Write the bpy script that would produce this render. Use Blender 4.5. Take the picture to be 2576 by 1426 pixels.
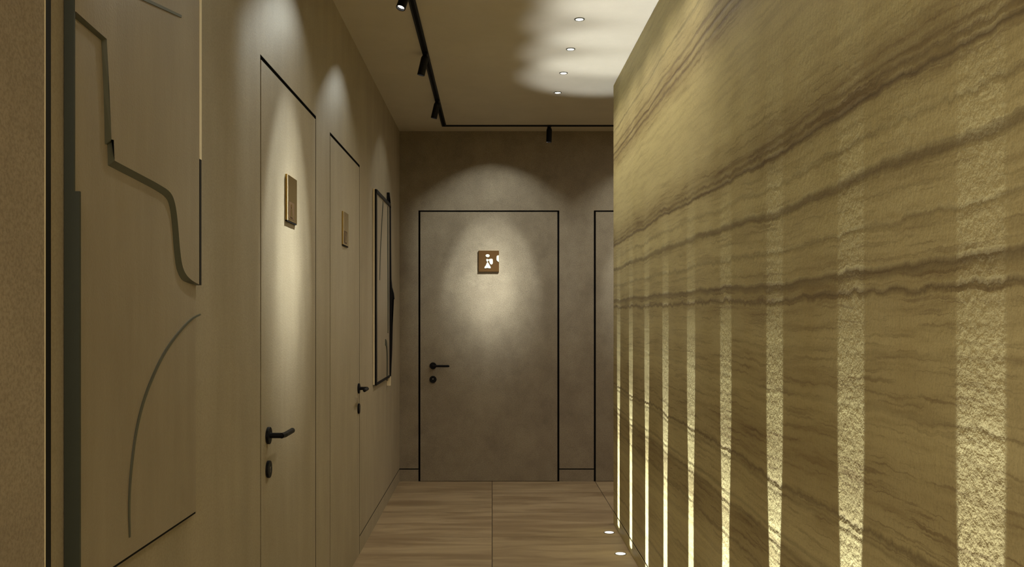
import bpy, bmesh, math, random
from mathutils import Vector, Matrix
random.seed(7)
scene = bpy.context.scene
for o in list(bpy.data.objects):
    bpy.data.objects.remove(o)
COL = scene.collection

# ------------------------------------------------------------------ camera
F_PX, W_PX, H_PX = 2290.0, 2576.0, 1426.0
EYE = 1.306
cam_d = bpy.data.cameras.new('camera')
cam = bpy.data.objects.new('camera', cam_d); COL.objects.link(cam)
cam.location = (0, 0, EYE); cam.rotation_euler = (math.pi/2, 0, 0)
cam_d.sensor_width = 36.0; cam_d.lens = 36.0*F_PX/W_PX
cam_d.shift_x = 50.0/W_PX; cam_d.shift_y = 75.0/W_PX
cam_d.clip_start = 0.05
scene.camera = cam
scene.view_settings.view_transform = 'Standard'
scene.view_settings.look = 'None'
scene.view_settings.gamma = 1.0
scene.view_settings.exposure = 0.0
scene.cycles.use_denoising = True
scene.cycles.max_bounces = 8
scene.cycles.diffuse_bounces = 6
scene.cycles.sample_clamp_indirect = 4.0

# ------------------------------------------------------------------ light tuning
AMB_COL = (1.0, 0.905, 0.76)
SPOT_COL = (.97, 1.0, 0.89)
UP_COL = (.955, 1.0, 0.99)
LOBBY_FILL_W = 104.0
TRACK_E = 7.6          # target radiance scale of the pools
UP_CEIL = 4.2
UP_WALL = 4.2
DOWN_W = 13.0

w = bpy.data.worlds.new('world'); scene.world = w; w.use_nodes = True
w.node_tree.nodes['Background'].inputs[0].default_value = (0.05, 0.04, 0.028, 1)
w.node_tree.nodes['Background'].inputs[1].default_value = 0.1

def area_light(name, loc, size, watts, col, rot=(0, 0, 0)):
    d = bpy.data.lights.new(name, 'AREA'); d.shape = 'RECTANGLE'; d.size, d.size_y = size
    d.energy = watts; d.color = col
    o = bpy.data.objects.new(name, d); COL.objects.link(o); o.location = loc; o.rotation_euler = rot
    return o
area_light('lobby_ceiling_light', (-0.9, -1.1, 2.69), (2.2, 1.4), LOBBY_FILL_W, AMB_COL)  # unseen light added behind the camera as ambient fill

area_light('passage_ceiling_light', (2.2, 6.3, 2.70), (.9, .6), 16.0, AMB_COL)  # unseen fill added to brighten the dark end of the corridor

# node expression builder ------------------------------------------------
class G:
    def __init__(s, nt): s.nt = nt
    def n(s, t, **k):
        nd = s.nt.nodes.new(t)
        for a, b in k.items(): setattr(nd, a, b)
        return nd
    def put(s, sock, v):
        if hasattr(v, 'is_linked') or isinstance(v, bpy.types.NodeSocket): s.nt.links.new(v, sock)
        else: sock.default_value = v
    def m(s, op, a, b=0.0, c=None, clamp=False):
        nd = s.n('ShaderNodeMath', operation=op, use_clamp=clamp)
        s.put(nd.inputs[0], a); s.put(nd.inputs[1], b)
        if c is not None: s.put(nd.inputs[2], c)
        return nd.outputs[0]
    def step(s, v, a, b, x=0.0, y=1.0, smooth=True):
        nd = s.n('ShaderNodeMapRange', interpolation_type='SMOOTHSTEP' if smooth else 'LINEAR')
        s.put(nd.inputs[0], v)
        for i, q in enumerate((a, b, x, y)): nd.inputs[i+1].default_value = q
        return nd.outputs[0]
    def ramp(s, fac, stops, interp='LINEAR'):
        nd = s.n('ShaderNodeValToRGB'); cr = nd.color_ramp; cr.interpolation = interp
        while len(cr.elements) > 1: cr.elements.remove(cr.elements[-1])
        first = True
        for p, c in stops:
            if not isinstance(c, (tuple, list)): c = (c, c, c)
            e = cr.elements[0] if first else cr.elements.new(p)
            e.position = p; e.color = (*c, 1); first = False
        s.put(nd.inputs[0], fac)
        return nd.outputs[0]
    def mix(s, fac, a, b, blend='MIX'):
        nd = s.n('ShaderNodeMix', data_type='RGBA', blend_type=blend)
        s.put(nd.inputs[0], fac)
        for i, v in ((6, a), (7, b)):
            if isinstance(v, (tuple, list)) and len(v) == 3: v = (*v, 1)
            s.put(nd.inputs[i], v)
        return nd.outputs[2]
    def xyz(s, v):
        nd = s.n('ShaderNodeSeparateXYZ'); s.put(nd.inputs[0], v); return nd.outputs
    def vec(s, x, y, z):
        nd = s.n('ShaderNodeCombineXYZ')
        for i, v in enumerate((x, y, z)): s.put(nd.inputs[i], v)
        return nd.outputs[0]
    def noise(s, v, scale, detail=3, rough=0.5, dist=0.0):
        nd = s.n('ShaderNodeTexNoise'); s.put(nd.inputs['Vector'], v)
        nd.inputs['Scale'].default_value = scale; nd.inputs['Detail'].default_value = detail
        nd.inputs['Roughness'].default_value = rough; nd.inputs['Distortion'].default_value = dist
        return nd.outputs[0]

def beam(name, loc, col, cone, radius, build, parent=None, axis=(0, 0, -1)):
    """Spot lamp whose optic distributes light as given by build(G, dir components)."""
    d = bpy.data.lights.new(name, 'SPOT'); d.energy = 4*math.pi*math.pi; d.color = col
    d.spot_size = cone; d.spot_blend = 0.05; d.shadow_soft_size = radius
    d.use_nodes = True
    g = G(d.node_tree)
    inc = g.n('ShaderNodeNewGeometry').outputs['Incoming']
    em = d.node_tree.nodes['Emission']
    em.inputs[0].default_value = (1, 1, 1, 1)
    g.put(em.inputs[1], build(g, g.xyz(inc)))
    o = bpy.data.objects.new(name, d); COL.objects.link(o); o.location = loc
    o.rotation_euler = Vector(axis).to_track_quat('-Z', 'Y').to_euler()
    if parent: o.parent = parent
    return o

# optics of the wall-washing track heads: oval pool with a hot core, mid ring and faint skirt
def wall_pool(lamp, plane, axis, centre, strength, hot=1.0, wide=1.0):
    """plane: wall coordinate along axis ('x' or 'y'); centre: where along the wall the pool sits."""
    lx, ly, lz = lamp
    VD, VH, TILT = 0.36, 2.655, math.radians(11)
    def build(g, d):
        if axis == 'x': dn, dl, dist, l0 = d[0], d[1], plane-lx, ly
        else:           dn, dl, dist, l0 = d[1], d[0], plane-ly, lx
        k = g.m('DIVIDE', dist, dn)                       # ray parameter (sign cancels)
        u = g.m('ADD', g.m('MULTIPLY', dl, k), l0-centre)
        dz = g.m('MULTIPLY', d[2], k)                     # drop below real lamp (negative)
        drop = g.m('SUBTRACT', VH-lz, dz)
        drop = g.m('MAXIMUM', drop, 0.02)
        rr = g.m('SQRT', g.m('ADD', dist*dist, g.m('ADD', g.m('POWER', g.m('MULTIPLY', dl, k), 2.0), g.m('MULTIPLY', dz, dz))))
        rv = g.m('SQRT', g.m('ADD', VD*VD, g.m('ADD', g.m('MULTIPLY', u, u), g.m('MULTIPLY', drop, drop))))
        ca = g.m('DIVIDE', g.m('ADD', VD*math.sin(TILT), g.m('MULTIPLY', drop, math.cos(TILT))), rv)
        th = g.m('DIVIDE', g.m('ARCCOSINE', g.m('MINIMUM', ca, 1.0)), math.pi/2)
        A = 90.0
        dd_ = g.m('SUBTRACT', drop, 1.2)
        mv = g.m('MAXIMUM', g.m('MULTIPLY', dd_, -1/.64), g.m('MULTIPLY', dd_, 1/.95))
        mu = g.m('DIVIDE', u, g.m('MULTIPLY_ADD', drop, .10, .29))
        ml = g.m('SQRT', g.m('ADD', g.m('MULTIPLY', mu, mu), g.m('MULTIPLY', mv, mv)))
        low = g.step(drop, .9, 1.6)                       # the lower rim melts away
        sharp, soft = g.step(ml, .80, 1.06, 1, 0), g.step(ml, .35, 1.12, 1, 0)
        pm = g.m('ADD', g.m('MULTIPLY', soft, low), g.m('MULTIPLY', sharp, g.m('SUBTRACT', 1.0, low)))
        pm = g.m('MULTIPLY', pm, g.step(ml, .3, 1.0, 1, .7))
        pw = g.ramp(th, [(0, .10), (22/A, .10), (36/A, .085), (44/A, .055), (53/A, .0)])
        eu, ev = g.m('DIVIDE', u, .235), g.m('DIVIDE', g.m('SUBTRACT', drop, 1.16), .46)
        ell = g.m('SQRT', g.m('ADD', g.m('MULTIPLY', eu, eu), g.m('MULTIPLY', ev, ev)))
        core = g.m('MULTIPLY', g.step(ell, .25, 1.12, 1, 0), .092*hot)
        e = g.m('ADD', g.m('ADD', core, g.m('MULTIPLY', pm, .074*hot)),
                g.m('DIVIDE', g.m('MULTIPLY', pw, VD*wide), g.m('POWER', g.m('MAXIMUM', rv, .5), 1.4)))
        i = g.m('MULTIPLY', e, g.m('DIVIDE', g.m('POWER', rr, 3.0), abs(dist)))
        i = g.m('MINIMUM', i, 16.0)
        fade = g.m('MULTIPLY', g.step(drop, 1.05, 2.0, 1, .15), g.step(drop, 1.9, 2.6, 1, 0))
        fade = g.m('MULTIPLY', fade, g.step(g.m('ABSOLUTE', u), .55, .74, 1, 0))
        return g.m('MULTIPLY', g.m('MULTIPLY', i, fade), strength)
    return build

# ------------------------------------------------------------------ materials
def mat(name):
    m = bpy.data.materials.new(name); m.use_nodes = True
    b = m.node_tree.nodes['Principled BSDF']
    return m, G(m.node_tree), b
def simple(name, col, rough=.5, metal=0.0, spec=.5):
    m, g, b = mat(name)
    b.inputs['Roughness'].default_value = rough; b.inputs['Metallic'].default_value = metal
    b.inputs['Specular IOR Level'].default_value = spec
    p = g.n('ShaderNodeNewGeometry').outputs['Position']
    n = g.noise(p, 60, 2)
    c2 = tuple(x*.86 for x in col)
    g.put(b.inputs['Base Color'], g.mix(n, c2, col))
    return m
def bump(g, b, h, strength, dist=0.01):
    nd = g.n('ShaderNodeBump'); nd.inputs['Strength'].default_value = strength; nd.inputs['Distance'].default_value = dist
    g.put(nd.inputs['Height'], h); g.nt.links.new(nd.outputs[0], b.inputs['Normal'])

def plaster(name, c0, c1, stretch, spots=.0, grain=.25, seed=0.0, spec=.25, rough=.62):
    m, g, b = mat(name)
    P = g.xyz(g.n('ShaderNodeNewGeometry').outputs['Position'])
    sx, sy, sz = stretch
    v = g.vec(g.m('MULTIPLY', P[0], sx), g.m('MULTIPLY', P[1], sy), g.m('MULTIPLY_ADD', P[2], sz, seed))
    big = g.noise(g.vec(P[0], P[1], P[2]), 1.6, 4, .6)
    st = g.noise(v, 6, 5, .65)
    f = g.m('ADD', g.m('MULTIPLY', st, .6), g.m('MULTIPLY', big, .5))
    f = g.step(f, .35, .78)
    col = g.mix(f, c0, c1)
    fine = g.noise(g.vec(P[0], P[1], P[2]), 170, 3, .7)
    col = g.mix(g.m('MULTIPLY', g.step(fine, .35, .7), grain), col, tuple(x*.45 for x in c0))
    if spots:
        s = g.noise(g.vec(P[0], P[1], P[2]), 5.0, 5, .7)
        col = g.mix(g.m('MULTIPLY', g.step(s, .52, .7), spots), col, tuple(x*.55 for x in c0))
    g.put(b.inputs['Base Color'], col)
    b.inputs['Roughness'].default_value = rough; b.inputs['Specular IOR Level'].default_value = spec
    bump(g, b, g.m('ADD', g.m('MULTIPLY', st, .5), g.m('MULTIPLY', fine, .6)), .3, .004)
    return m

M = {}
M['plaster'] = plaster('plaster_side', (.325, .275, .195), (.405, .345, .25), (1, 1.1, .25), grain=.22)
M['plaster_back'] = plaster('plaster_back', (.26, .215, .16), (.37, .315, .235), (1.2, 1, 1.0), spots=.25, grain=.5)
M['plaster_near'] = plaster('plaster_near', (.32, .26, .195), (.39, .325, .245), (1.5, 1, .8), spots=.12, grain=.5)
M['relief'] = plaster('relief_paint', (.27, .22, .155), (.33, .275, .195), (1, 2, .3), grain=.05, seed=4., rough=.45, spec=.4)
M['ceiling'] = plaster('ceiling_paint', (.58, .53, .43), (.63, .575, .47), (1, 1, 1), grain=.04)
M['black'] = simple('black_metal', (.004, .004, .006), .5, 0, .2)
M['gap'] = simple('dark_gap', (.004, .004, .005), .8, 0, .1)  # black put into gaps and grooves as their shade
M['green_dark'] = simple('dark_bronze_green', (.034, .040, .027), .5, .1)  # inlays, plus painted shade on the near panel's side edge
M['green_mid'] = simple('bronze_green_inlay', (.088, .09, .064), .5, .1)  # inlays and rings, plus painted shade along the raised sheet's edge
M['cream'] = simple('cream_edge', (.88, .76, .54), .4)
M['brass'] = simple('brass', (.50, .34, .10), .24, 1.0)
M['bronze'] = simple('bronze_plate', (.092, .044, .011), .42, .35)
M['white'] = simple('white_enamel', (.60, .60, .55), .35)
M['steel'] = simple('brushed_steel', (.5, .5, .48), .3, 1.0)

def emit(name, col, s):
    m, g, b = mat(name)
    b.inputs['Base Color'].default_value = (*col, 1)
    b.inputs['Emission Color'].default_value = (*col, 1); b.inputs['Emission Strength'].default_value = s
    return m
M['lens'] = emit('lit_lens', (1, .97, .88), 3.0)
M['lens_up'] = emit('lit_lens_cool', (.95, .98, 1.0), 1.6)

def floor_mat():
    m, g, b = mat('floor_tiles')
    P = g.xyz(g.n('ShaderNodeNewGeometry').outputs['Position'])
    tx, ty = 0.80, 0.665
    fx = g.m('DIVIDE', P[0], tx); fy = g.m('DIVIDE', g.m('SUBTRACT', P[1], 6.646), ty)
    ix, iy = g.m('FLOOR', fx), g.m('FLOOR', fy)
    def line(f, t):
        d = g.m('ABSOLUTE', g.m('SUBTRACT', f, g.m('ROUND', f)))
        return g.m('MULTIPLY', d, t)
    gx = g.step(line(fx, tx), .0012, .0028, 1, 0)
    gy = g.step(line(fy, ty), .0015, .006, .45, 0)
    wn = g.n('ShaderNodeTexWhiteNoise', noise_dimensions='2D'); g.put(wn.inputs['Vector'], g.vec(ix, iy, 0))
    rnd = wn.outputs[0]
    v = g.vec(g.m('MULTIPLY_ADD', rnd, 7.0, P[0]), g.m('MULTIPLY', P[1], 5.5), 0.0)
    st = g.noise(v, 1.5, 6, .6, .6)
    f = g.step(g.m('MULTIPLY_ADD', rnd, .10, st), .38, .72)
    col = g.mix(f, (.29, .212, .125), (.49, .388, .245))
    fine = g.noise(g.vec(P[0], P[1], 0.0), 220, 2, .6)
    col = g.mix(g.m('MULTIPLY', fine, .3), col, (.22, .15, .09))
    col = g.mix(g.m('MAXIMUM', gx, gy), col, (.03, .02, .012))
    g.put(b.inputs['Base Color'], col)
    g.put(b.inputs['Roughness'], g.step(st, .3, .8, .42, .6))
    b.inputs['Specular IOR Level'].default_value = .3
    bump(g, b, g.m('SUBTRACT', g.m('MULTIPLY', fine, .1), g.m('MAXIMUM', gx, gy)), .25, .003)
    return m
M['floor'] = floor_mat()

def stone_mat():
    m, g, b = mat('veined_stone')
    P = g.xyz(g.n('ShaderNodeNewGeometry').outputs['Position'])
    ln = g.m('ADD', P[1], g.m('MULTIPLY', P[0], 1.0))
    def nz(a, bb, sc, det=3, r=.5, off=0.0):
        return g.m('SUBTRACT', g.noise(g.vec(g.m('MULTIPLY', ln, a), off, g.m('MULTIPLY', P[2], bb)), sc, det, r), .5)
    w1 = g.m('MULTIPLY', nz(.55, .6, 1.0, 2), .05)
    w2 = g.m('MULTIPLY', nz(1.3, 1.6, 1.6, 3, .6, 3.3), .045)
    w3 = g.m('MULTIPLY', nz(5.0, 3.0, 4.0, 4, .7, 9.1), .022)
    h = g.m('ADD', P[2], g.m('ADD', w1, g.m('ADD', w2, w3)))
    f = g.m('DIVIDE', h, 2.8)
    def lines(lst):
        st = [(0.0, 0.0)]
        for (hh, hw, dp) in sorted(lst):
            st += [((hh-hw)/2.8, 0.0), (hh/2.8, dp), ((hh+hw)/2.8, 0.0)]
        return st
    f2 = g.m('DIVIDE', g.m('ADD', h, g.m('MULTIPLY', w3, .7)), 2.8)
    la = g.ramp(f, lines([(.52, .007, .8), (.715, .008, .8), (.85, .006, .7), (1.12, .006, .7), (1.385, .012, 1.0),
                          (1.58, .013, .95), (1.73, .008, 1.0), (2.25, .009, 1.0), (2.43, .006, .7)]))
    lb = g.ramp(f2, lines([(.22, .005, .5), (.38, .006, .5), (.60, .006, .5), (.875, .005, .6), (1.22, .006, .6), (1.345, .005, .7), (1.475, .006, .5),
                          (1.655, .007, .6), (1.752, .006, .7)]))
    lc = g.ramp(g.m('SUBTRACT', f, g.m('MULTIPLY', w3, .3)), lines([(.685, .006, .6), (.745, .005, .5), (1.56, .005, .5), (1.775, .006, .6), (1.81, .005, .45), (2.05, .006, .3), (2.285, .008, .9), (2.33, .006, .6), (2.52, .005, .5)]))
    lb = g.m('MAXIMUM', lb, lc)
    bands = g.ramp(f, [(0, .15), (.36/2.8, .35), (.5/2.8, .1), (.62/2.8, .75), (.705/2.8, .8), (.73/2.8, .25), (.84/2.8, .5), (.97/2.8, .75), (1.1/2.8, .35),
                       (1.15/2.8, .6), (1.25/2.8, .35), (1.36/2.8, .75), (1.40/2.8, .5), (1.5/2.8, .3), (1.57/2.8, .45), (1.62/2.8, .15),
                       (1.70/2.8, .35), (1.74/2.8, .85), (1.80/2.8, .6), (1.88/2.8, .1), (2.15/2.8, .05), (2.23/2.8, .7), (2.30/2.8, .75), (2.42/2.8, .3), (2.5/2.8, .1), (1, .1)])
    streak = g.step(g.noise(g.vec(g.m('MULTIPLY', ln, .9), 0.0, g.m('MULTIPLY', h, 14.0)), 3.0, 6, .65), .42, .70)
    streak2 = g.step(g.noise(g.vec(g.m('MULTIPLY', ln, 1.1), 5.0, g.m('MULTIPLY', h, 34.0)), 2.6, 4, .65), .53, .62)
    cloud = g.noise(g.vec(ln, 2.0, P[2]), 1.7, 3)
    base = g.mix(cloud, (.57, .50, .215), (.74, .665, .36))
    dark = g.m('ADD', g.m('MULTIPLY', bands, .7), g.m('MULTIPLY', streak, .28), clamp=True)
    dark = g.m('MULTIPLY', dark, g.step(cloud, .2, .7, 1.15, .85), clamp=True)
    col = g.mix(dark, base, (.20, .135, .052))
    col = g.mix(g.m('MULTIPLY', streak2, g.m('MULTIPLY_ADD', bands, .55, .06)), col, (.12, .068, .03))
    col = g.mix(g.m('MULTIPLY', g.m('MAXIMUM', la, lb), .9), col, (.065, .034, .018))
    fine = g.noise(g.vec(g.m('MULTIPLY', ln, 1.8), 0.0, g.m('MULTIPLY', P[2], .6)), 90, 3, .7)
    grain = g.noise(g.vec(ln, 1.0, P[2]), 240, 2, .6)
    col = g.mix(g.m('MULTIPLY', g.step(g.m('ADD', g.m('MULTIPLY', fine, .5), g.m('MULTIPLY', grain, .5)), .45, .65), .25), col, (.14, .095, .045))
    g.put(b.inputs['Base Color'], col)
    b.inputs['Roughness'].default_value = .5; b.inputs['Specular IOR Level'].default_value = .3
    bmp = g.noise(g.vec(g.m('MULTIPLY', ln, 1.0), 0.0, g.m('MULTIPLY', P[2], .85)), 58, 3, .65)
    hgt = g.m('SUBTRACT', g.m('MULTIPLY', bmp, .5), g.m('MULTIPLY', g.m('MAXIMUM', la, lb), .35))
    bump(g, b, hgt, .75, .004)
    return m
M['stone'] = stone_mat()

# ------------------------------------------------------------------ mesh helpers
def link_mesh(name, bm, material, parent=None, bevel=0.0, smooth=False):
    me = bpy.data.meshes.new(name)
    bmesh.ops.recalc_face_normals(bm, faces=bm.faces)
    bm.to_mesh(me); bm.free()
    me.materials.append(material)
    o = bpy.data.objects.new(name, me); COL.objects.link(o)
    if parent: o.parent = parent
    if bevel:
        md = o.modifiers.new('bevel', 'BEVEL'); md.width = bevel; md.segments = 2; md.limit_method = 'ANGLE'; md.angle_limit = .7
    if smooth:
        for p in me.polygons: p.use_smooth = True
        md = o.modifiers.new('edges', 'EDGE_SPLIT'); md.split_angle = .7
    return o
def box(bm, x0, x1, y0, y1, z0, z1):
    vs = [bm.verts.new((x, y, z)) for x in (x0, x1) for y in (y0, y1) for z in (z0, z1)]
    for f in ((0, 1, 3, 2), (4, 6, 7, 5), (0, 4, 5, 1), (2, 3, 7, 6), (0, 2, 6, 4), (1, 5, 7, 3)):
        bm.faces.new([vs[i] for i in f])
def boxes(name, lst, material, parent=None, bevel=0.0):
    bm = bmesh.new()
    for b_ in lst: box(bm, *b_)
    return link_mesh(name, bm, material, parent, bevel)
def prism(bm, pts, axis, a, b):
    """extrude a closed polygon (list of 2D points) along axis from a to b"""
    def mk(p, t):
        return {'x': (t, p[0], p[1]), 'y': (p[0], t, p[1]), 'z': (p[0], p[1], t)}[axis]
    va = [bm.verts.new(mk(p, a)) for p in pts]; vb = [bm.verts.new(mk(p, b)) for p in pts]
    n = len(pts)
    fa = bm.faces.new(va); fb = bm.faces.new(vb[::-1])
    for i in range(n):
        bm.faces.new((va[i], vb[i], vb[(i+1) % n], va[(i+1) % n]))
    bmesh.ops.triangulate(bm, faces=[fa, fb])
def ribbon(name, pts, widths, x0, x1, material, parent, slope=False):
    """tapered strip following pts (y,z) on a wall, from depth x0 to x1; widths to the left side"""
    n = len(pts); L, R_ = [], []
    V = [Vector(p) for p in pts]
    for i, p in enumerate(V):
        t1 = (p-V[i-1]).normalized() if i else (V[1]-p).normalized()
        t2 = (V[i+1]-p).normalized() if i < n-1 else t1
        n1, n2 = Vector((-t1.y, t1.x)), Vector((-t2.y, t2.x))
        m = (n1+n2).normalized(); m = m/max(.5, m.dot(n1))
        L.append(p-m*widths[i]); R_.append(p)
    bm = bmesh.new()
    xl = x0+.0006 if slope else x1
    rows = [[bm.verts.new((xx, q.x, q.y)) for xx, q in ((x0-.0011, L[i]), (xl, L[i]), (x1, R_[i]), (x0-.0011, R_[i]))] for i in range(n)]
    for i in range(n-1):
        for k in range(4):
            bm.faces.new((rows[i][k], rows[i+1][k], rows[i+1][(k+1) % 4], rows[i][(k+1) % 4]))
    bm.faces.new(rows[0]); bm.faces.new(rows[-1][::-1])
    return link_mesh(name, bm, material, parent)
def smooth_path(pts, k=6):
    out = []
    n = len(pts)
    for i in range(n-1):
        p0, p1, p2, p3 = (Vector(pts[max(0, i-1)]), Vector(pts[i]), Vector(pts[i+1]), Vector(pts[min(n-1, i+2)]))
        for j in range(k):
            t = j/k
            out.append(tuple(.5*((2*p1)+(p2-p0)*t+(2*p0-5*p1+4*p2-p3)*t*t+(3*p1-p0-3*p2+p3)*t**3)))
    out.append(tuple(pts[-1]))
    return out
def disc_cyl(bm, c, axis, r0, r1, length, seg=40, caps=True):
    m = Matrix.Translation(Vector(c)) @ Vector(axis).to_track_quat('Z', 'Y').to_matrix().to_4x4() @ Matrix.Translation((0, 0, length/2))
    bmesh.ops.create_cone(bm, cap_ends=caps, segments=seg, radius1=r0, radius2=r1, depth=length, matrix=m)
def tube(bm, a, b_, r, seg=20):
    a, b_ = Vector(a), Vector(b_); disc_cyl(bm, a, (b_-a).normalized(), r, r, (b_-a).length, seg)
def ring(bm, c, axis, r_out, r_in, th, seg=40):
    q = Vector(axis).to_track_quat('Z', 'Y').to_matrix().to_4x4(); T = Matrix.Translation(Vector(c)) @ q
    rows = []
    for (r, z) in ((r_in, 0), (r_out, 0), (r_out, th), (r_in, th)):
        rows.append([bm.verts.new(T @ Vector((r*math.cos(2*math.pi*i/seg), r*math.sin(2*math.pi*i/seg), z))) for i in range(seg)])
    for a in range(4):
        A, B = rows[a], rows[(a+1) % 4]
        for i in range(seg): bm.faces.new((A[i], A[(i+1) % seg], B[(i+1) % seg], B[i]))
def empty(name, loc=(0, 0, 0), **props):
    o = bpy.data.objects.new(name, None); COL.objects.link(o); o.location = loc; o.empty_display_size = .1
    for k, v in props.items(): o[k] = v
    return o
def tag(o, **props):
    for k, v in props.items(): o[k] = v
    return o
def keep(o, parent):
    """parent with world placement kept"""
    o.parent = parent; o.matrix_parent_inverse = Matrix.Translation(parent.location).inverted(); return o

# ------------------------------------------------------------------ room
XL, XR, YB, HC = -0.719, 0.753, 7.07, 2.72
YC, YR = 5.65, 1.462            # end of stone wall, near corner of left wall
SK, GR = 0.0925, 0.0085         # skirting top and groove
S = dict(kind='structure')
D1 = (2.823, 3.716); D2 = (4.034, 4.943); DH = 2.11
D3 = (-0.573, 0.522); D4 = (0.79, 1.84); DH3 = 2.105

tag(boxes('floor', [(-3.2, 3.2, -2.7, 7.3, -.1, 0)], M['floor']), **S)
tag(boxes('ceiling', [(-3.2, 3.2, -2.7, 7.3, HC, HC+.1)], M['ceiling']), **S)

# left wall with two door openings
T = .14
wl = [(XL-T, XL, YR, D1[0], SK+GR, HC), (XL-T, XL, D1[1], D2[0], SK+GR, HC), (XL-T, XL, D2[1], YB+.12, SK+GR, HC),
      (XL-T, XL, D1[0], D1[1], DH, HC), (XL-T, XL, D2[0], D2[1], DH, HC)]
tag(boxes('wall_left', wl, M['plaster']), **S)
tag(boxes('baseboard_left', [(XL-T, XL, YR+.0, D1[0], 0, SK), (XL-T, XL, D1[1], D2[0], 0, SK), (XL-T, XL, D2[1], YB-.0005, 0, SK)], M['plaster']), **S)
tag(boxes('trim_1', [(XL-T+.01, XL-.0015, YR+.01, D1[0]-.001, SK, SK+GR), (XL-T+.01, XL-.0015, D1[1]+.001, D2[0]-.001, SK, SK+GR), (XL-T+.01, XL-.0015, D2[1]+.001, YB+.01, SK, SK+GR)], M['gap']), **S)  # black fill painted as the shade in the skirting groove
# near return wall facing the camera
tag(boxes('wall_near', [(-3.2, XL+.003, YR-.14, YR-.006, 0, HC)], M['plaster_near']), **S)
tag(boxes('trim_2', [(XL-.03, XL+.0037, YR-.0059, YR-.0034, 0, HC)], M['cream']), **S)
tag(boxes('trim_3', [(XL-.02, XL+.0025, YR-.0033, YR+.0165, 0, HC)], M['black']), **S)
# lobby shell behind the camera
tag(boxes('wall_lobby', [(-3.2, -3.1, -2.7, 1.3, 0, HC), (-3.2, 3.2, -2.7, -2.6, 0, HC)], M['plaster']), **S)
# back wall
g3 = .0155
wb = [(XL-T, D3[0], YB, YB+.12, SK+GR, HC), (D3[1], D4[0], YB, YB+.12, SK+GR, HC), (D4[1], 3.2, YB, YB+.12, SK+GR, HC),
      (D3[0], D3[1], YB, YB+.12, DH3, HC), (D4[0], D4[1], YB, YB+.12, DH3, HC)]
tag(boxes('wall_back', wb, M['plaster_back']), **S)
tag(boxes('baseboard_back', [(XL, D3[0], YB, YB+.12, 0, SK), (D3[1], D4[0], YB, YB+.12, 0, SK), (D4[1], 3.1, YB, YB+.12, 0, SK)], M['plaster_back']), **S)
tag(boxes('trim_4', [(XL, D3[0]-.001, YB+.0015, YB+.11, SK, SK+GR), (D3[1]+.001, D4[0]-.001, YB+.0015, YB+.11, SK, SK+GR), (D4[1]+.001, 3.1, YB+.0015, YB+.11, SK, SK+GR)], M['gap']), **S)  # groove shade of the end wall, as a black strip
tag(boxes('wall_side_passage', [(3.1, 3.2, YC, YB, 0, HC)], M['plaster_back']), **S)
# stone wall: solid block with a groove above its base
tag(boxes('wall_right', [(XR, 3.1, -2.6, YC, .082, HC)], M['stone'], bevel=.003), **S)
tag(boxes('baseboard_right', [(XR, 3.1, -2.6, YC, 0, .075)], M['stone'], bevel=.002), **S)
tag(boxes('trim_5', [(XR+.002, 3.1, -2.6, YC-.002, .075, .082)], M['gap']), **S)  # black strip stands in for shade in the stone groove

# ------------------------------------------------------------------ doors
def lever_left(root, y, z, sgn, square_lock=False):
    """handle on the left wall doors: rose, neck and lever running along the wall (sgn = +1 away)"""
    x = XL
    bm = bmesh.new(); disc_cyl(bm, (x, y, z), (1, 0, 0), .0275, .0275, .009)
    h = link_mesh('door_handle', bm, M['black'], root, bevel=.0012); h['label'] = 'black lever handle'
    bm = bmesh.new()
    tube(bm, (x+.008, y, z), (x+.050, y, z), .0088)
    pts = [(x+.046, y-sgn*.006, z), (x+.052, y+sgn*.02, z), (x+.052, y+sgn*.125, z)]
    for a, b_ in zip(pts, pts[1:]): tube(bm, a, b_, .0088)
    bmesh.ops.create_uvsphere(bm, u_segments=20, v_segments=12, radius=.0088, matrix=Matrix.Translation(pts[1]))
    bmesh.ops.create_uvsphere(bm, u_segments=20, v_segments=12, radius=.0088, matrix=Matrix.Translation(pts[2]))
    link_mesh('lever', bm, M['black'], h, smooth=True)
    bm = bmesh.new(); disc_cyl(bm, (x, y, z-.108), (1, 0, 0), .0275, .0275, .009)
    e = link_mesh('keyhole_rose', bm, M['black'], root, bevel=.0012)
    bm = bmesh.new(); disc_cyl(bm, (x+.009, y, z-.104), (1, 0, 0), .005, .005, .0006, 16); box(bm, x+.009, x+.0096, y-.002, y+.002, z-.118, z-.104)
    link_mesh('keyhole', bm, M['steel'], e)

for n, d, sgn, hy, lab in ((1, D1, 1, 2.914, 'nearest flush plaster door in the long side wall, lit by a narrow pool of light'),
                           (2, D2, -1, 4.884, 'second flush plaster door in the long side wall, before the far relief panel')):
    r = empty('door_%d' % n, (0, 0, 0), kind='structure', label=lab)
    gs, gt = .011, .0145
    boxes('door_leaf', [(XL-.045, XL, d[0]+gs, d[1]-gs, .004, DH-gt)], M['plaster'], r)
    boxes('door_frame', [(XL-T, XL-.007, d[0]+.001, d[0]+.0105, 0, DH-.001), (XL-T, XL-.007, d[1]-.0105, d[1]-.001, 0, DH-.001), (XL-T, XL-.007, d[0]+.0105, d[1]-.0105, DH-.014, DH-.001),
                          (XL-T, XL-.0004, d[0]+.0001, d[0]+.0012, 0, DH), (XL-T, XL-.0004, d[1]-.0012, d[1]-.0001, 0, DH), (XL-T, XL-.0004, d[0]+.0012, d[1]-.0012, DH-.0012, DH-.0001)], M['gap'], r)  # black lining stands in for the shade inside the door gap
    lever_left(r, hy, .915 if n == 1 else .903, sgn)

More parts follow.
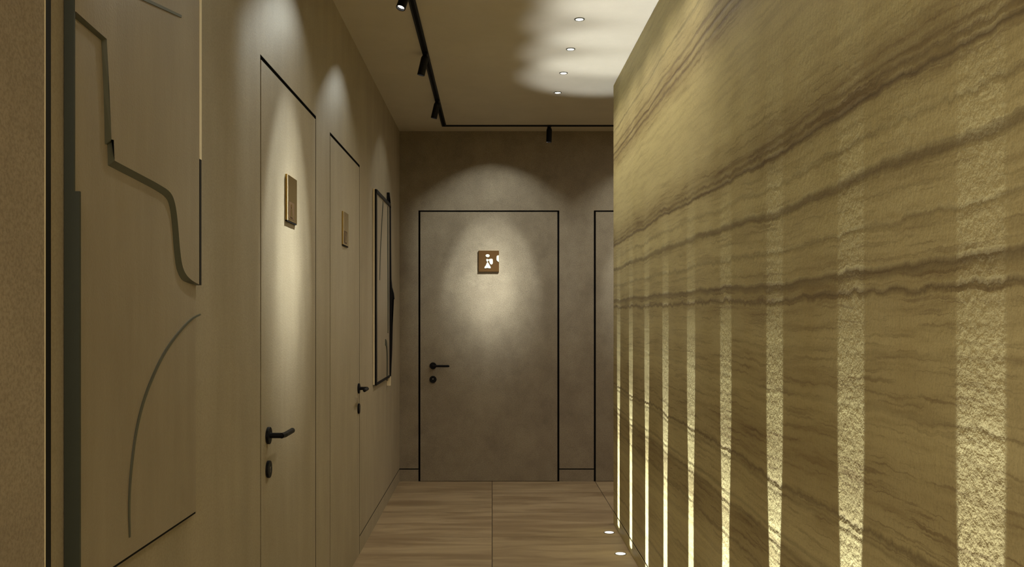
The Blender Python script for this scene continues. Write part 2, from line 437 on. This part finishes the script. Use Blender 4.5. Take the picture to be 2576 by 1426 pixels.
for n, d, lab in ((3, D3, 'plaster door in the end wall with a bold black shadow gap around it'), (4, D4, 'partly hidden plaster door in the end wall beside the stone wall corner')):
    r = empty('door_%d' % n, (0, 0, 0), kind='structure', label=lab)
    boxes('door_leaf', [(d[0]+g3, d[1]-g3, YB, YB+.045, .004, DH3-.0115)], M['plaster_back'], r)
    boxes('door_frame', [(d[0]+.0001, d[0]+.015, YB+.008, YB+.12, 0, DH3-.0001), (d[1]-.015, d[1]-.0001, YB+.008, YB+.12, 0, DH3-.0001), (d[0]+.015, d[1]-.015, YB+.008, YB+.12, DH3-.011, DH3-.0001)], M['gap'], r)  # shade of the gap round the leaf, filled in black
    if n == 4: continue
    hx, hz = -.459, .899
    bm = bmesh.new(); disc_cyl(bm, (hx, YB, hz), (0, -1, 0), .0265, .0265, .009)
    h = link_mesh('door_handle', bm, M['black'], r, bevel=.0012); h['label'] = 'black lever handle'
    bm = bmesh.new(); tube(bm, (hx, YB-.008, hz), (hx, YB-.05, hz), .009)
    tube(bm, (hx-.004, YB-.047, hz), (hx+.122, YB-.047, hz), .0088)
    bmesh.ops.create_uvsphere(bm, u_segments=20, v_segments=12, radius=.0088, matrix=Matrix.Translation((hx+.122, YB-.047, hz)))
    link_mesh('lever', bm, M['black'], h, smooth=True)
    bm = bmesh.new(); disc_cyl(bm, (hx, YB, hz-.106), (0, -1, 0), .0275, .0275, .009)
    e = link_mesh('keyhole_rose', bm, M['black'], r, bevel=.0012)
    bm = bmesh.new(); disc_cyl(bm, (hx, YB-.009, hz-.102), (0, -1, 0), .004, .004, .0006, 16)
    link_mesh('keyhole', bm, M['steel'], e)

# ------------------------------------------------------------------ relief panels
def art_pt(x, y, X=-.70):
    dx = 1238.0-x; k = -X/dx
    return (F_PX*k, EYE+(788.0-y)*k)
def near_relief():
    r = empty('relief_panel', (0, 0, 0), label='large beige relief wall panel with wavy raised sheets, nearest on the plaster wall', category='wall art')
    Y0, Y1, Z0, Z1 = 1.530, 2.176, .833, 2.062
    XB, XF = -.708, -.700
    boxes('base_sheet', [(XL+.0015, XB, Y0, Y1, Z0, Z1)], M['relief'], r)
    wave = [art_pt(*p) for p in ((174, -30), (176, 18), (268, 98))]
    w2 = [art_pt(*p) for p in ((268, 98), (275, 230), (280, 350), (286, 352), (288, 404))]
    w3 = smooth_path([art_pt(*p) for p in ((288, 404), (318, 420), (352, 438), (400, 464), (428, 484), (440, 512), (447, 560), (452, 620), (458, 665), (468, 690), (484, 706), (502, 716))], 4)
    line = wave + w2[1:] + w3[1:]
    poly = [(Y1, Z1)] + [(Y0+.0, Z1)] + [(max(Y0, p[0]), min(p[1], Z1-.0005)) for p in line[1:]]
    poly[-1] = (Y1, poly[-1][1])
    bm = bmesh.new(); prism(bm, poly, 'x', XB-.0012, XF)
    up = link_mesh('raised_upper_sheet', bm, M['relief'], r)
    lw = [art_pt(193, 33)] + line[2:]
    n = len(lw)
    wd = []
    knots = [(art_pt(176, 18)[1], .0045), (art_pt(268, 98)[1], .004), (art_pt(272, 150)[1], .0048), (art_pt(280, 345)[1], .0075), (art_pt(284, 353)[1], .011), (art_pt(288, 403)[1], .011),
             (art_pt(352, 438)[1], .011), (art_pt(428, 484)[1], .013), (art_pt(447, 560)[1], .015), (art_pt(458, 665)[1], .017), (art_pt(470, 692)[1], .013), (art_pt(502, 716)[1], .001)]
    for p in lw:
        z = max(knots[-1][0], min(knots[0][0], p[1]))
        for (za, wa), (zb, wb2) in zip(knots, knots[1:]):
            if zb <= z <= za:
                wd.append(wa+(wb2-wa)*(za-z)/(za-zb)); break
    ribbon('raised_edge_strip', lw, wd, XB, XF+.0004, M['green_mid'], up, slope=True)  # dark green slope paints the shade on the sheet's cut edge
    lower = smooth_path([art_pt(x, y, XB) for x, y in ((503, 789), (478, 802), (440, 843), (408, 890), (380, 948), (357, 1010), (340, 1080), (330, 1150), (324, 1215), (322, 1280), (324, 1352))], 4)
    k = len(lower)
    ribbon('curved_inlay', lower, [-(.002+.0075*math.sin(math.pi*min(1, (i+2)/k*.88))**.8) for i in range(k)], XB, XB+.0022, M['green_mid'], r)
    a = [art_pt(x, y) for x, y in ((340, -16), (392, 8), (455, 38))]
    ribbon('short_inlay', a, [.0065, .0065, .0055], XF, XF+.002, M['green_mid'], r)
    # near side edges facing the camera, their shade painted dark green
    ys = Y0
    boxes('side_trim', [(XL+.0015, XF+.0085, ys-.004, ys+.001, Z0, art_pt(178, 478)[1]-.0), (XL+.0015, XF-.001, ys-.004, ys+.001, art_pt(178, 478)[1], Z1)], M['green_dark'], r)
    zs = [art_pt(502, y)[1] for y in (400, 717, 790)]
    e = boxes('edge_strip', [(XL+.0015, XF+.0008, Y1, Y1+.016, zs[0], Z1)], M['cream'], r); e['label'] = 'cream edge strip'
    e = boxes('edge_strip', [(XL+.0015, XF+.0008, Y1, Y1+.014, zs[1], zs[0])], M['black'], r); e['label'] = 'black edge strip'
    e = boxes('edge_strip', [(XL+.0015, XB-.004, Y1+.0, Y1+.007, zs[2], zs[1])], M['cream'], r); e['label'] = 'cream edge strip'
    e = boxes('edge_strip', [(XL+.0015, XB-.002, Y1, Y1+.004, Z0, zs[2])], M['green_dark'], r)
    boxes('bottom_trim', [(XL+.0015, XB-.001, Y0, Y1, Z0-.005, Z0)], M['gap'], r)
near_relief()

def far_relief():
    r = empty('relief_panel', (0, 0, 0), label='narrow-looking beige relief panel with black edges, far along the wall past the second side door', category='wall art')
    X0, XF = XL+.0015, -.700
    q = lambda x, y: art_pt(x, y)
    Y0 = q(946, 500)[0]; Y1 = q(980, 500)[0]
    Z0, Z1 = q(946, 968)[1], q(948, 478)[1]
    boxes('base_sheet', [(X0, XF, Y0, Y1, Z0, Z1)], M['relief'], r)
    boxes('black_side', [(X0+.0105, XF+.003, Y0-.006, Y0+.035, Z0, Z1)], M['black'], r)
    boxes('cream_edge', [(X0, X0+.010, Y0-.008, Y0-.0, Z0, Z1+.004)], M['cream'], r)
    boxes('top_trim', [(X0, XF+.006, Y0+.0, Y1, Z1-.022, Z1)], M['black'], r)
    boxes('bottom_trim', [(X0, XF+.004, Y0, Y1, Z0-.004, Z0+.012)], M['black'], r)
    # wavy black profile on the far edge
    prof = [(979.5, 484), (980, 520), (982.5, 522), (983, 600), (984, 700), (986, 722), (990.5, 738), (992, 752), (987.5, 755), (987, 820), (986, 880), (983, 946)]
    Yf = Y1-.005
    def xz(px, py):
        k = Yf/F_PX
        return ((px-1238)*k, EYE+(788-py)*k)
    pts = [xz(*p) for p in prof]
    poly = [(XL+.0015, pts[0][1])] + pts + [(XL+.0015, pts[-1][1])]
    bm = bmesh.new(); prism(bm, poly, 'y', Yf, Yf+.03)
    link_mesh('wavy_black_profile', bm, M['black'], r)
    boxes('pale_foot', [(XL+.0015, xz(982, 950)[0], Yf, Yf+.03, xz(982, 970)[1], xz(982, 947.5)[1])], M['cream'], r)
    ribbon('line_inlay', [q(964, 512), q(961, 560), q(957, 640), q(955.5, 705)], [.03, .028, .026, .02], XF, XF+.002, M['green_dark'], r)
    ribbon('line_inlay', [q(976, 520), q(976.5, 620), q(977, 740), q(976.5, 838)], [.03, .05, .05, .03], XF, XF+.002, M['green_dark'], r)
    a = smooth_path([q(969, 853), q(972, 858), q(974, 880), (q(974.5, 915)), q(974, 958)], 3)
    ribbon('arched_inlay', a, [.04]*len(a), XF, XF+.003, M['green_dark'], r)
far_relief()

# ------------------------------------------------------------------ restroom signs
def sign(cx, cy, cz, axis, label, name_kind):
    """built in a local frame: u to the viewer's right, v up, n out of the door; then mapped"""
    loc = Vector((cx, cy, cz))
    r = empty('restroom_sign', loc, label=label, category='sign', group='restroom signs on the doors')
    if axis == 'x': U, N = Vector((0, 1, 0)), Vector((1, 0, 0))
    else: U, N = Vector((1, 0, 0)), Vector((0, -1, 0))
    Vv = Vector((0, 0, 1))
    def poly(name, pts, n0, n1, m, parent, bevel=0):
        bm = bmesh.new()
        va = [bm.verts.new(U*p[0]+Vv*p[1]+N*n0) for p in pts]; vb = [bm.verts.new(U*p[0]+Vv*p[1]+N*n1) for p in pts]
        k = len(pts)
        fa, fb = bm.faces.new(va), bm.faces.new(vb[::-1])
        for i in range(k): bm.faces.new((va[i], vb[i], vb[(i+1) % k], va[(i+1) % k]))
        bmesh.ops.triangulate(bm, faces=[fa, fb])
        return link_mesh(name, bm, m, parent, bevel=bevel)
    sq = lambda a, b_, c, d: [(a, c), (b_, c), (b_, d), (a, d)]
    H = .080
    circ = lambda x, y, rx, ry: [(x+rx*math.cos(t*math.pi/12), y+ry*math.sin(t*math.pi/12)) for t in range(24)]
    if name_kind == 'back':
        s = .157/73.0        # plate spans 73 units in the close-up
        T_ = lambda pts: [((x-71.5)*s, (80.5-y)*s) for x, y in pts]
        p = poly('plate', sq(-.079, .079, -.082, .082), 0, .0045, M['bronze'], r, .0006)
        poly('head_mark', T_(circ(67, 61, 7.4, 5.6)), .0045, .0055, M['white'], p)
        poly('bodice_mark', T_([(62, 76), (63, 73), (65.5, 72), (68, 74), (72, 74.5), (72, 77), (69, 80), (67, 83), (65, 83), (63, 80)]), .0045, .0055, M['white'], p)
        poly('skirt_mark', T_([(66.5, 83.5), (69.5, 86), (73, 92), (78, 102), (78, 106), (72, 106), (66, 105), (58, 106.5), (55, 105.5), (57, 100), (60.5, 96), (64, 87)]), .0045, .0055, M['white'], p)
        poly('torso_mark', T_([(72, 74), (77, 72), (83, 72), (85.5, 74), (86, 80), (86, 88), (84, 91.5), (80, 93), (77, 91), (74, 86), (72.5, 80)]), .0045, .0055, M['white'], p)
        poly('side_mark', T_([(100, 62), (103, 60), (107.6, 59.5), (107.6, 84), (104.5, 82), (99.5, 77), (99, 70)]), .0045, .0055, M['white'], p)
    else:
        p = poly('plate', sq(-.079, .079, -.080, .080), 0, .007, M['brass'], r, .0008)
        poly('plate_rim', sq(-.079, -.072, -.080, .080), .007, .0078, M['cream'], p)
        f = poly('engraved_frame', sq(-.058, .030, -.072, -.012), .007, .0078, M['bronze'], p)
        poly('head_mark', [(x, y) for x, y in circ(-.015, -.025, .008, .008)], .0078, .009, M['brass'], f)
        poly('skirt_mark', [(-.015, -.034), (-.006, -.036), (.004, -.066), (-.034, -.066), (-.024, -.036)], .0078, .009, M['brass'], f)
        poly('bottom_lip', sq(-.079, .079, -.084, -.080), 0, .006, M['gap'], p)
sign(XL, 3.243, 1.711, 'x', 'square gold sign in the bright pool on the nearest door, above its lever', 'side')
sign(XL, 4.435, 1.716, 'x', 'square gold sign on the second side door, the narrowest seen', 'side')
sign(-.0255, YB, 1.711, 'y', 'square bronze restroom sign with white figures on the end wall door', 'back')

# ------------------------------------------------------------------ ceiling track and heads
XT, YT, TH = -.362, 6.85, .007
def track():
    r = empty('track_rail', (XT, YT, HC), label='long black L-shaped lighting track on the ceiling', category='lighting track')
    hw = .0165
    y0 = -1.5
    poly = [(-hw, y0-YT), (hw, y0-YT), (hw, -hw), (3.0-XT, -hw), (3.0-XT, hw), (-hw, hw)]
    bm = bmesh.new(); prism(bm, poly, 'z', -TH, 0)
    link_mesh('rail_body', bm, M['black'], r)
    bm = bmesh.new()
    box(bm, -hw*.45, hw*.45, y0-YT+.01, -hw*.45, -TH-.0006, -TH); box(bm, -hw*.45, 2.9-XT, -hw*.45, hw*.45, -TH-.0006, -TH)
    link_mesh('rail_channel', bm, M['gap'], r)
track()
def head(loc, tilt_dir, label, length=.092, r_=.0205):
    """black cylinder head hanging from the track; tilt_dir = direction the head points"""
    x, y = loc
    rt = empty('track_spotlight', (x, y, HC-TH), label=label, category='spotlight', group='black spotlights on the ceiling track')
    bm = bmesh.new(); box(bm, -.014, .014, -.032, .032, -.0095, -.0007)
    link_mesh('track_adapter', bm, M['black'], rt, bevel=.001)
    t = Vector(tilt_dir).normalized()
    piv = Vector((0, 0, -.016))
    bm = bmesh.new(); tube(bm, (0, 0, -.009), tuple(piv), .006); bmesh.ops.create_uvsphere(bm, u_segments=16, v_segments=10, radius=.0085, matrix=Matrix.Translation(piv))
    link_mesh('swivel', bm, M['black'], rt, smooth=True)
    bm = bmesh.new()
    disc_cyl(bm, piv, t, r_*.82, r_, .012); disc_cyl(bm, piv+t*.012, t, r_, r_, length-.012, caps=True)
    b_ = link_mesh('lamp_body', bm, M['black'], rt, smooth=True)
    e = piv+t*length
    bm = bmesh.new(); ring(bm, e, t, r_, r_*.82, .012); link_mesh('front_ring', bm, M['black'], b_)
    bm = bmesh.new(); disc_cyl(bm, e, t, r_*.78, r_*.78, .0015); link_mesh('lens', bm, M['lens'], b_)
    return rt, Vector((x, y, HC-TH))+e+t*.013
heads = [((XT, 3.90), (-.28, -.35, -1), 3.22, 'black spotlight at the near end of the visible track, its lit lens showing', 1.3, 1, .27),
         ((XT, 4.93), (-.24, .05, -1), 4.33, 'black spotlight midway along the track, leaning toward the side wall', .8, .06, .40),
         ((XT, 6.02), (-.24, .05, -1), 5.95, 'black spotlight nearest the corner of the track, leaning toward the side wall', .7, .1, .42),
         ((XT, 2.78), (-.28, -.25, -1), 2.15, 'black spotlight on the track above the near relief panel', .6, .12, .35)]  # last head is out of view, added to light the near relief
for (loc, td, cy, lab, k, hot, wide) in heads:
    rt, lp = head(loc, td, lab)
    o = beam('track_lamp', lp, SPOT_COL, math.radians(165), .012, wall_pool(lp, XL, 'x', cy, TRACK_E*k, hot, wide), axis=(-.5, 0, -1))
    keep(o, rt)
rt, lp = head((.43, YT), (-.03, .0, -1), 'black spotlight hanging straight down from the cross track before the end wall')
keep(beam('track_lamp', lp, SPOT_COL, math.radians(170), .012, wall_pool(lp, YB, 'y', -.003, TRACK_E*1.42, .97, .82), axis=(-.4, .5, -1)), rt)
rt, lp = head((1.62, YT), (-.03, .0, -1), 'black spotlight on the cross track behind the stone wall')
keep(beam('track_lamp', lp, SPOT_COL, math.radians(170), .012, wall_pool(lp, YB, 'y', 1.23, TRACK_E*1.0), axis=(-.4, .5, -1)), rt)

# ------------------------------------------------------------------ recessed downlights
dl_y = [5.83, 5.355, 4.87, 4.375, 3.88, 3.39]
dl_lab = ['small round ceiling downlight nearest the end wall, outside the bright glow', 'small round ceiling downlight, second from the end wall, in the glow',
          'small round ceiling downlight, third from the end wall, in the glow', 'small round ceiling downlight, fourth from the end wall, nearest in view',
          'small round ceiling downlight overhead, fifth from the end wall', 'small round ceiling downlight overhead, sixth from the end wall']
for y, lab in zip(dl_y, dl_lab):
    r = empty('recessed_downlight', (.42, y, HC), label=lab, category='downlight', group='row of small ceiling downlights')
    bm = bmesh.new(); ring(bm, (0, 0, -.003), (0, 0, 1), .025, .0185, .003); link_mesh('trim_ring', bm, M['green_mid'], r)
    bm = bmesh.new(); disc_cyl(bm, (0, 0, -.0025), (0, 0, 1), .0185, .0185, .002); link_mesh('lens', bm, M['lens'], r)
    d = bpy.data.lights.new('downlight_lamp', 'SPOT'); d.energy = DOWN_W; d.color = AMB_COL; d.spot_size = math.radians(150); d.spot_blend = 1; d.shadow_soft_size = .02
    o = bpy.data.objects.new('downlight_lamp', d); COL.objects.link(o); o.parent = r; o.location = (0, 0, -.012)

# ------------------------------------------------------------------ floor uplights
XU = .697
def uplight_optic(g, d):
    t = g.m('DIVIDE', d[0], d[2]); q = g.m('ABSOLUTE', g.m('DIVIDE', d[1], d[2]))
    rad = g.m('SQRT', g.m('ADD', g.m('MULTIPLY', t, t), g.m('MULTIPLY', q, q)))
    circ = g.step(rad, .13, .224, 1, 0)
    away = g.step(t, .022, .055, 1, .0)
    ceil_ = g.m('MULTIPLY', g.m('MULTIPLY', circ, away), UP_CEIL)
    dd = XR-XU
    tt = g.m('MAXIMUM', t, .012)
    h = g.m('DIVIDE', dd, tt)
    prof = g.ramp(g.m('DIVIDE', h, 3.0), [(0, 1), (.10, 1), (.17, .70), (.25, .34), (.33, .16), (.39, .08), (.425, .032), (.50, .018), (.60, .008), (.75, .0)])
    r2 = g.m('ADD', g.m('MULTIPLY', h, h), dd*dd)
    i = g.m('DIVIDE', g.m('MULTIPLY', prof, g.m('POWER', r2, 1.5)), dd)
    strip = g.step(q, .066, .078, 1, 0)
    # below 0.3 m the slot keeps a constant width
    qh = g.m('MULTIPLY', q, h)
    low = g.step(qh, .040, .047, 1, 0)
    strip = g.m('MAXIMUM', strip, g.m('MULTIPLY', low, g.step(h, .5, .62, 1, 0)))
    strip = g.m('MULTIPLY', strip, g.step(qh, .064, .075, 1, 0))
    on = g.step(t, .010, .016)
    s = g.m('MULTIPLY', g.m('MULTIPLY', g.m('MULTIPLY', i, strip), on), UP_WALL)
    return g.m('ADD', ceil_, s)
n_up = 12
names = ['farthest', 'second farthest', 'third', 'fourth', 'fifth', 'sixth', 'seventh', 'eighth', 'ninth', 'tenth', 'eleventh', 'twelfth']
for k in range(n_up):
    y = (5.42, 4.94, 4.43, 3.955, 3.447, 2.935, 2.428, 1.913, 1.405, .90, .40, -.10)[k]
    if k == 0: lab = 'small round floor uplight at the stone wall foot, nearest its far corner'
    elif k == 1: lab = 'small round floor uplight at the stone wall foot, in front of the farthest one'
    else: lab = 'small round floor uplight under the %s strip of light from the stone wall corner' % names[k]
    r = empty('floor_uplight', (XU, y, 0), label=lab, category='uplight', group='row of floor uplights along the stone wall')
    bm = bmesh.new(); ring(bm, (0, 0, 0), (0, 0, 1), .033, .027, .0025); link_mesh('trim_ring', bm, M['steel'], r)
    bm = bmesh.new(); disc_cyl(bm, (0, 0, .0), (0, 0, 1), .0275, .0275, .002); link_mesh('lens', bm, M['lens_up'], r)
    o = beam('uplight_lamp', (XU, y, .006), UP_COL, math.radians(130), .004, uplight_optic, axis=(0, 0, 1))
    keep(o, r)
